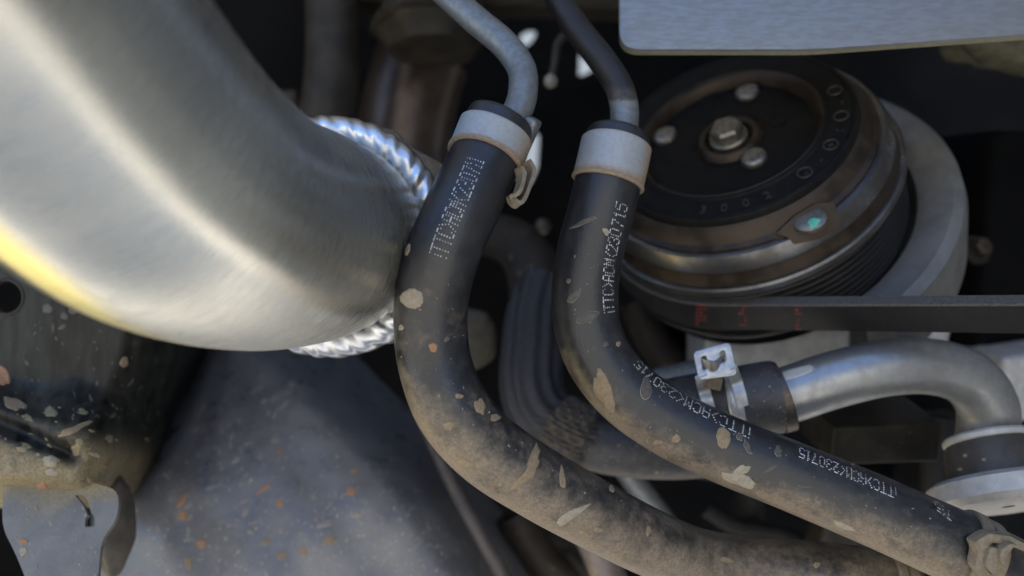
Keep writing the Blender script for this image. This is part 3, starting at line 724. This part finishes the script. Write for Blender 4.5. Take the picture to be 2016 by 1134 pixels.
# castings behind the belt
box('engine_casting', P(1505, 706, .338), (.060, .03, .042), m_alu, rot=(.15, -.03, .05), bev=.003)
tag(bpy.data.objects['engine_casting'], 'pale cast aluminium block below the belt, behind the slotted clamp', 'casting', 'castings behind the belt')
tag(box('engine_casting', P(1765, 672, .340), (.028, .03, .030), m_alu, rot=(.2, .12, 0), bev=.003), 'small pale cast block below the belt, just above the silver pipe', 'casting', 'castings behind the belt')
tag(box('engine_casting', P(1708, 842, .305), (.040, .03, .0150), m_darkbrown, rot=(.25, -.03, .02), bev=.0012), 'dark brown rectangular block hanging under the silver pipe', 'casting', 'castings behind the belt')
tag(box('engine_casting', P(2010, 740, .352), (.04, .03, .03), m_alu, rot=(.2, -.1, .1), bev=.004), 'pale cast block behind the bend of the silver pipe', 'casting', 'castings behind the belt')
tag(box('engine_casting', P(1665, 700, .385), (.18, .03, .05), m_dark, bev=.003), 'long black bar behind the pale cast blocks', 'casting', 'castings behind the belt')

# nipple left of the slotted clamp
NP = Path([(1300, 760, .30, 7), (1330, 755, .296, 7), (1372, 750, .292, 8), (1410, 745, .29, 8)], 30)
tag(tube('pipe_nipple', NP, m_tube, seg=32, attr=lambda p, d, f: .2, dust=lambda p, d, f: -.2), 'stubby grey pipe nipple just left of the slotted clamp', 'pipe')

# bolt on the right
bt = thing('bolt', 'dull bolt with round washer at the right of the compressor housing', 'bolt', P(1925, 490, .345))
bx_ = Vector((-.2, .9, -.3)).normalized()
lathe('washer', P(1925, 490, .345), bx_, [(2, .1), (0, .1), (0, 6.2), (.6, 6.6), (2, 6.6)], m_darkbrown, bt, seg=40)
V = []; F = []
aa, xx, yy = basis(bx_)
for t, r in ((0, 4), (-4, 4), (-4.6, 3.4), (-4.6, .2)):
    for j in range(6):
        a = j * math.pi / 3; V.append(P(1925, 490, .345) + aa * t / 1000 + (xx * math.cos(a) + yy * math.sin(a)) * r / 1000)
for k in range(3):
    for j in range(6): F.append((k * 6 + j, k * 6 + (j + 1) % 6, k * 6 + 6 + (j + 1) % 6, k * 6 + 6 + j))
F.append(tuple(18 + j for j in range(6)))
obj('bolt_head', V, F, m_flange, bt, smooth=False)
tag(box('mount_bracket', P(1960, 500, .375), (.055, .05, .11), m_dark, rot=(.1, 0, .2), bev=.006), 'black bracket carrying the bolt beside the compressor housing', 'bracket')
# olive grimy casting in the upper right corner
def lumpy(name, c, rx, ry, rz, m, amp=.25, seed=0, parent=None):
    bm = bmesh.new(); bmesh.ops.create_icosphere(bm, subdivisions=4, radius=1); from mathutils import noise as NZ
    for v in bm.verts:
        k = 1 + amp * NZ.noise(v.co * 1.7 + Vector((seed, 0, 0))) + amp * .4 * NZ.noise(v.co * 4 + Vector((seed, 3, 0))); v.co = Vector((v.co.x * rx * k, v.co.y * ry * k, v.co.z * rz * k))
    bm.verts.index_update(); V = [v.co + Vector(c) for v in bm.verts]; F = [tuple(v.index for v in f.verts) for f in bm.faces]; bm.free()
    return obj(name, V, F, m, parent)
m_olive = mat('olive_grime', (.055, .05, .028), (.09, .08, .05), rough=.7, scale=200, bump=.8, bscale=700)
tag(lumpy('grimy_casting', P(2040, 60, .30), .030, .02, .0165, m_olive, .35, 2), 'olive grimy casting hanging behind the end of the zinc plate', 'casting')

# ------------------------------------------------------------------ ribbed sleeve and the pipe below it
PR = Path([(1070, 560, .330, 11.5), (1054, 620, .322, 11.5), (1048, 690, .314, 11.8), (1046, 760, .308, 12), (1066, 815, .304, 12.2), (1110, 850, .301, 12.4), (1158, 872, .299, 12.6)], 90)
TR = thing('sleeved_hose', 'dark fabric sleeved hose with lengthwise ribs and a frayed end', 'hose', PR.c[60])
def ribs(r, f, th): return r + .0005 * math.sin(th * 12) * sm(.95, .7, f) + .0004 * math.sin(th * 31 + f * 90) * sm(.6, 1, f)
slv = tube('ribbed_sleeve', PR, m_sleeve, TR, seg=144, steps=120, rfun=ribs)
V = []; F = []
for k in range(260):
    th = random.uniform(0, 6.283); f = random.uniform(.90, 1.0); p, d, t = PR.pt(f, th, .0); L = random.uniform(.0012, .0045); wv = d.cross(t) * random.uniform(.0003, .0007)
    q = p + t * L + d * random.uniform(-.0006, .0016) + d.cross(t) * random.uniform(-.001, .001); o = len(V)
    V += [p - wv, p + wv, q + wv * .3, q - wv * .3, p - d * .0004]; F += [(o, o + 1, o + 2, o + 3), (o, o + 3, o + 4), (o + 1, o + 4, o + 2), (o + 2, o + 4, o + 3)]
fr = obj('frayed_end', V, F, m_fray, TR, smooth=False); fr['kind'] = 'stuff'
tube('frayed_cuff', PR, m_fray, TR, seg=96, f0=.80, f1=.985, steps=30, dr=.0005, rfun=lambda r, f, th: r + .0006 * math.sin(th * 17 + 40 * f) * math.sin(f * 130) + .0005 * math.sin(th * 41))
PQ = Path([(1110, 850, .301, 9.6), (1165, 872, .298, 10.2), (1240, 885, .294, 10.2), (1330, 888, .292, 10.2), (1430, 880, .292, 10.2)], 50)
tube('inner_pipe', PQ, m_rubber_in, TR, seg=48, dust=lambda p, d, f: .35 * sm(-.1, -.9, d.z))

# ------------------------------------------------------------------ black splash panel, lower left
def lerp(pts, x):
    if x <= pts[0][0]: return pts[0][1]
    n = len(pts)
    for k in range(n - 1):
        (a, va), (b, vb) = pts[k], pts[k + 1]
        if x <= b:
            h = b - a; t = (x - a) / h
            m0 = (vb - va) / h if k == 0 else (vb - pts[k - 1][1]) / (b - pts[k - 1][0])
            m1 = (vb - va) / h if k == n - 2 else (pts[k + 2][1] - va) / (pts[k + 2][0] - a)
            return (2 * t ** 3 - 3 * t * t + 1) * va + (t ** 3 - 2 * t * t + t) * h * m0 + (3 * t * t - 2 * t ** 3) * vb + (t ** 3 - t * t) * h * m1
    return pts[-1][1]
def d_panel(x, y):
    xl = lerp([(560, 455), (700, 425), (800, 390), (900, 345), (960, 300), (1040, 235), (1134, 205), (1220, 190)], y)      # left crease
    xr = lerp([(560, 560), (690, 615), (800, 720), (900, 815), (1000, 900), (1134, 985), (1220, 1030)], y)                # right shoulder
    base = lerp([(560, .395), (690, .362), (800, .334), (900, .314), (1000, .300), (1134, .290), (1220, .286)], y)
    u = (x - xl) / max(60, xr - xl)
    d = base + .004 * (2 * u - 1) ** 2
    d += .030 * sm(.0, -.22, u) * 1.0 + .006 * sm(.16, .0, u)
    d += .075 * max(0.0, min(1.6, (x - (xr - 120)) / 170)) ** 2
    d += .0012 * math.sin(x * .013 + y * .02) + .0006 * math.sin(x * .04 - y * .031)
    return d
def dust_panel(x, y): return -.18 + .34 * sm(750, 1080, y) + .16 * sm(700, 900, x) * sm(850, 1000, y)
TPn = thing('splash_panel', 'black plastic splash panel sprinkled with dried mud, beneath the stainless pipe', 'panel', P(560, 1000, .31))
pan = field('panel_skin', 180, 1060, 560, 1190, 9, d_panel, m_panel, TPn, dust=dust_panel, warp=lambda x, y: (180 + (x - 180) * (lerp([(560, 560), (690, 615), (800, 720), (900, 815), (1000, 900), (1134, 985), (1220, 1030)], y) - 95) / 880, y))
ER = Path([(820, 800, .335, 2.6), (860, 890, .322, 2.6), (905, 980, .312, 2.8), (955, 1070, .304, 3), (1010, 1170, .298, 3)], 60)
tube('rolled_edge', ER, mat('rolled_edge_grime', (.05, .042, .038), (.075, .062, .055), rough=.6, scale=200, bump=.4), TPn, seg=24, dust=lambda p, d, f: .25)
tpn = bvh(pan)
def reg(): 
    y = 660 + 500 * random.random() ** .6; a = lerp([(600, 440), (800, 400), (1000, 270), (1160, 210)], y); b = lerp([(600, 600), (800, 720), (1000, 890), (1160, 980)], y)
    return (random.uniform(a, b), y)
m_sp1 = mat('pale_spatter', (.45, .4, .32), (.36, .32, .26), rough=.95, scale=900); m_sp2 = mat('orange_spatter', (.42, .26, .15), (.36, .24, .15), rough=.95, scale=900)
specks(TPn, tpn, m_sp1, 260, reg, (.8, 2.6), ang=-60)
specks(TPn, tpn, m_sp2, 120, reg, (.9, 3.2), ang=-55)
specks(TPn, tpn, m_mud, 35, reg, (1.5, 4.2), ang=-50)
specks(TPn, tpn, mat('panel_film', (.17, .165, .16), (.21, .2, .19), rough=.7), 190, reg, (3, 9), ang=-60, name='mud_film')
for args, mm in (((692, 967, 9, 9, 0, 0, .08), m_mudred), ((551, 992, 8, 7, 0), m_mudred), ((520, 962, 18, 4, -32), m_mudred), ((358, 985, 17, 5, -58), m_mudred), ((360, 1015, 9, 9, 0, 0, .3), m_mudred),
                 ((396, 1071, 10, 8, 0, 0, .3), m_mudred), ((640, 1030, 17, 9, -20, .3, .3), m_film), ((648, 1064, 15, 8, -10, 0, .4), m_mud), ((704, 1015, 9, 4, -15), m_mudlight), ((555, 1094, 11, 7, -30, 0, .4), m_mud),
                 ((597, 1086, 9, 10, 0, 0, .4), m_mud), ((551, 888, 3, 9, 0), m_mudred), ((372, 1108, 8, 12, 0, 0, .5), m_mud), ((525, 1066, 6, 8, 40, 0, .3), m_mud), ((494, 1048, 8, 3, 10), m_mudlight), ((698, 926, 8, 4, -20), m_mudred)):
    splash(TPn, tpn, blob(*args), MATS['panel_film'] if mm is m_film else mm)

# ------------------------------------------------------------------ chassis rail with hole, far left
HX, HY, HR = 12, 585, 34
def warp(x, y):
    r = math.hypot(x - HX, y - HY)
    if HR - 5.5 < r < HR + 5.5: k = HR / r; return HX + (x - HX) * k, HY + (y - HY) * k
    return x, y
def d_rail(x, y):
    d = .262 + .00005 * max(0, x - 100)
    led = 800 + .18 * (x - 100) + 12 * math.sin(x * .03)
    d -= .020 * sm(led - 60, led + 70, y)                       # ledge swells toward us
    d += .045 * sm(930 + .1 * x, 1010 + .1 * x, y)
    d += .15 * max(0.0, min(1.2, (x + .35 * (y - 700) - 225) / 215)) ** 1.9
    d += .0045 * math.sin(x * .075 + y * .022) * sm(230, 330, x) * sm(1000, 800, y) 
    d += .0012 * math.sin(x * .031 + 1) * math.sin(y * .045) * sm(760, 850, y)
    g1 = math.exp(-(((x - 100) * .55 + (y - 880)) / 30) ** 2) * sm(170, 120, x) 
    d += .006 * math.exp(-((y - 850 - .42 * (x - 40)) / 20) ** 2) * sm(175, 130, x)
    return d
def dust_rail(x, y): 
    v = -.32 * sm(900, 780, y) + .80 * sm(790, 930, y) * sm(360, 240, x) + .06 * sm(620, 500, y) + .35 * math.exp(-((y - 820 - .2 * (x - 30)) / 18) ** 2) * sm(200, 80, x)
    return v - .55 * math.exp(-((y - 855 - .42 * (x - 40)) / 22) ** 2) * sm(190, 120, x) - .08
TL = thing('chassis_rail', 'black chassis rail with round hole and muddy lower ledge beneath the stainless pipe', 'rail', P(150, 800, .26))
rail = field('rail_skin', -80, 470, 440, 1010, 5, d_rail, m_rail, TL, dust=dust_rail, warp=warp, keep=lambda x, y: math.hypot(x - HX, y - HY) > HR - 1 and (y < 1000 - .0 * x))
trl = bvh(rail)
lathe('hole_lip', P(HX, HY, .262), Vector((0, 1, 0)), [(-.3, 5.3), (-.35, 5.9), (.1, 6.3), (3, 6.0), (3, 5.4), (-.3, 5.3)], m_rail, TL, seg=48)
specks(TL, trl, m_film, 40, lambda: (random.uniform(0, 330), random.uniform(600, 830)), (1.2, 3.6), ang=80)
specks(TL, trl, m_film, 60, lambda: (random.uniform(0, 300), random.uniform(560, 830)), (2, 6), ang=85, name='mud_film')
specks(TL, trl, m_mud, 40, lambda: (random.uniform(0, 300), random.uniform(800, 980)), (1.5, 5), ang=15)
for args, mm in (((93, 608, 9, 9), m_film), ((126, 622, 7, 7), m_film), ((144, 612, 8, 7), m_film), ((244, 713, 8, 11), m_mud), ((122, 644, 8, 4, -35), m_film), ((104, 646, 2.5, 9), m_film), ((5, 740, 13, 20, -30), m_mudred),
                 ((28, 795, 22, 12, 25, 0, .25), m_mud), ((146, 845, 34, 8, -22, .3, .3), m_mud), ((100, 908, 17, 11, 0, 0, .2), m_mudlight), ((150, 885, 9, 12, 20, 0, .3), m_mud), ((186, 895, 12, 4, 15), m_mudlight), ((84, 960, 12, 9, 20, 0, .3), m_mudred),
                 ((42, 885, 10, 5, 10), m_mud), ((188, 948, 18, 7, 15, 0, .3), m_mud), ((102, 930, 14, 7, 0, 0, .4), m_mudlight)):
    splash(TL, trl, blob(*args), mm)
for k in range(18):
    x, y = random.uniform(0, 280), random.uniform(805, 975)
    splash(TL, trl, blob(x, y, random.uniform(6, 18), random.uniform(5, 10), random.gauss(10, 20), 0, .3), random.choice((m_olivemud, m_olivemud, m_olivemud, m_mud)), .00015)
# grey tab hanging from the rail
tn = Vector((.05, -.90, .42)).normalized(); tf = on_plane(P(110, 1050, .246), tn)
slot = [(148, 975), (162, 973), (172, 985), (178, 1008), (186, 1018), (185, 1036), (168, 1037), (168, 1022), (173, 1014), (166, 996), (156, 984)]
tb_ = plate('hanging_tab', round_poly([tf(4, 940), tf(120, 930), tf(235, 965), tf(232, 1020), tf(200, 1062), tf(188, 1190), tf(70, 1190), tf(30, 1090), tf(4, 1040)], .004), .002, m_tab,
            holes=[[tf(*p) for p in slot]], away=-tn, dust=lambda v: .75 * sm(1000, 960, PX(v)[1]) + .05)
tag(tb_, 'grey sheet metal tab with a hooked slot below the muddy rail', 'bracket')
ttb = bvh(tb_)
specks(tb_, ttb, m_mudlight, 40, lambda: (random.uniform(20, 190), random.uniform(990, 1134)), (1.2, 3.5), ang=-70)
for args, mm in (((45, 1066, 9, 6, -5, 0, .2), m_mudred), ((46, 1085, 8, 9), m_mudlight), ((72, 1001, 4, 5), m_mud)): splash(tb_, ttb, blob(*args), mm)
tag(lumpy('muddy_bracket', P(226, 1036, .276), .0060, .008, .017, mat('brown_lug_grime', (.045, .038, .032), (.075, .062, .05), rough=.7, scale=200, bump=.6), .14, 5), 'brownish dirty lug between the grey tab and the splash panel', 'bracket')

# ------------------------------------------------------------------ dim things deeper in the bay
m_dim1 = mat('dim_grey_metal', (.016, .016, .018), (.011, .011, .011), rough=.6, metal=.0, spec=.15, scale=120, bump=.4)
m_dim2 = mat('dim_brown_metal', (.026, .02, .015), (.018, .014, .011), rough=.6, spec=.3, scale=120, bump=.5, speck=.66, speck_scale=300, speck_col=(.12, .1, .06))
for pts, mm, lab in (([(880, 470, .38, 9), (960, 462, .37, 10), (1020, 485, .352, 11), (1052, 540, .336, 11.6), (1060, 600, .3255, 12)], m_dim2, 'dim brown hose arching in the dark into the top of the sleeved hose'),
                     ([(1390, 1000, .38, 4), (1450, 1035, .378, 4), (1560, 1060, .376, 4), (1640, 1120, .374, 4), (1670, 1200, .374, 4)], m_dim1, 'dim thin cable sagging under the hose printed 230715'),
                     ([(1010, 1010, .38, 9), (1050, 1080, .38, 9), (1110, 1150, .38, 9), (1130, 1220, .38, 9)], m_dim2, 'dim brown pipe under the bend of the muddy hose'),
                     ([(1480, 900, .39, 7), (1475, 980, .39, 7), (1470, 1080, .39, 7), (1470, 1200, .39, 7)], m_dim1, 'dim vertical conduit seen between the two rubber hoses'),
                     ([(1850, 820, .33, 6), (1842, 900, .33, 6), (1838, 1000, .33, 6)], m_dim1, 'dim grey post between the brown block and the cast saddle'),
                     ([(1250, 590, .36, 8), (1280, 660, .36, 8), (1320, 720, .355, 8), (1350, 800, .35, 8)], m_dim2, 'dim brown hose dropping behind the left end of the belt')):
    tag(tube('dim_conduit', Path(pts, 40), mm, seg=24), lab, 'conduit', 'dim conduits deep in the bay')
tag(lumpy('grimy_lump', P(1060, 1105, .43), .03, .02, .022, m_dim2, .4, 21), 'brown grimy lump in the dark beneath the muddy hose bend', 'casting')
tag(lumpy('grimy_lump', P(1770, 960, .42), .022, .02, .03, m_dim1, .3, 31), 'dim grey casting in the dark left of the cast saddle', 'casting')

ST = Path([(650, -80, .38, 12.5), (655, 60, .378, 12.5), (652, 160, .376, 12.8), (640, 260, .376, 13), (630, 420, .38, 13)], 50)
tag(tube('vertical_hose', ST, m_darkbrown, seg=40), 'dark grimy vertical hose behind the stainless pipe', 'hose')
BO = thing('rubber_boot', 'dirty black rubber boot with a folded lower edge, left of the bluish metal line', 'boot', P(850, 60, .37))
lathe('boot_cone', P(850, -60, .375), Vector((.02, -.1, -1)), [(0, 18), (8, 22), (14, 23), (22, 25), (27, 27), (32, 26), (36, 22), (40, 20), (41, 14), (40, 8), (40, .1)], m_darkbrown, BO, seg=72,
      rf=lambda r, t, th: r * (1 + .04 * math.sin(3 * th + t * .1) + .03 * math.sin(7 * th) * sm(20, 40, t)))
lathe('boot_fold', P(850, -60, .375), Vector((.02, -.1, -1)), [(26, 26), (27.5, 29), (29.5, 29.5), (31, 27), (29, 25)], m_darkbrown, BO, seg=72, close=True, rf=lambda r, t, th: r * (1 + .04 * math.sin(3 * th + t * .1)))
EX = Path([(830, 120, .44, 26), (800, 230, .44, 26), (790, 330, .44, 26), (800, 480, .44, 26)], 40)
tag(tube('brown_pipe', EX, mat('brown_pipe_metal', (.05, .036, .03), (.075, .055, .045), rough=.35, metal=.5, scale=80), seg=48), 'dim brown pipe in shadow behind the weld bead', 'pipe')
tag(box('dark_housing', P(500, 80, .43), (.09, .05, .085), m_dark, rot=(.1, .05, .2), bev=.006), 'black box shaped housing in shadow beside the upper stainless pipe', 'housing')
tag(box('dark_clip', P(573, 200, .40), (.012, .02, .012), m_darkbrown, rot=(.3, 0, 0), bev=.002), 'small dark clip between the stainless pipe and the vertical hose', 'clip')
CK = Path([(1132, 62, .33, 2.0), (1112, 70, .33, 2.0), (1097, 90, .33, 1.9), (1092, 125, .33, 1.7), (1084, 160, .33, 1.6)], 40)
ck = thing('hooked_wire', 'thin brown hooked wire with a pale tip between the two metal lines', 'wire', CK.c[20])
tube('wire', CK, m_darkbrown, ck, seg=20)
lumpy('wire_tip', CK.c[-1], .0028, .0028, .003, m_cream, .1, 1, ck)
tag(box('crossmember', P(1080, -75, .40), (.24, .05, .05), m_darkbrown, rot=(.2, .03, 0), bev=.006), 'grimy dark crossmember behind the tops of the metal lines', 'beam')
tag(lumpy('cream_lug', P(930, 668, .34), .0105, .004, .0135, mat('beige_lug', (.06, .053, .04), (.045, .04, .03), rough=.7, spec=.2, scale=300, bump=.5), .12, 9), 'pale beige lug showing between the muddy hose and the sleeved hose', 'lug')
RD = Path([(1155, 1040, .33, 7), (1180, 1090, .327, 7), (1215, 1180, .322, 7)], 20)
tag(tube('slanted_rod', RD, m_rod, seg=28), 'pinkish grey slanted rod beneath the muddy hose', 'rod')
SG_ = Path([(1225, 915, .34, 5), (1265, 970, .338, 5), (1310, 1030, .336, 5), (1360, 1110, .334, 5)], 20)
tag(tube('slanted_strut', SG_, m_tube, seg=24, attr=lambda p, d, f: .25, dust=lambda p, d, f: -.1), 'dim grey strut between the two rubber hoses', 'strut')
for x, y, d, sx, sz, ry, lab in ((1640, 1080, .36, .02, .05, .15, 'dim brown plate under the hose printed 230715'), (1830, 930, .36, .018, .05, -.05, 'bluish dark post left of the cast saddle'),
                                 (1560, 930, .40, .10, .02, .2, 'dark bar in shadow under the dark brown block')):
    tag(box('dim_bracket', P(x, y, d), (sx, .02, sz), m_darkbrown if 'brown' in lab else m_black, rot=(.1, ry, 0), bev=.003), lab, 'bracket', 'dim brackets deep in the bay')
BL = thing('back_bolt', 'small dim bolt head in the dark between the two hoses', 'bolt', P(1068, 445, .40))
lathe('bolt_head', P(1068, 445, .40), Vector((0, 1, 0)), [(3, 4.5), (0, 4.3), (-1.5, 3.2), (-2, .1)], m_flange, BL, seg=6, sharp=20)
lathe('bolt_shank', P(1068, 445, .40), Vector((0, 1, 0)), [(2.5, 2.6), (205, 2.6)], m_dark, BL, seg=16)
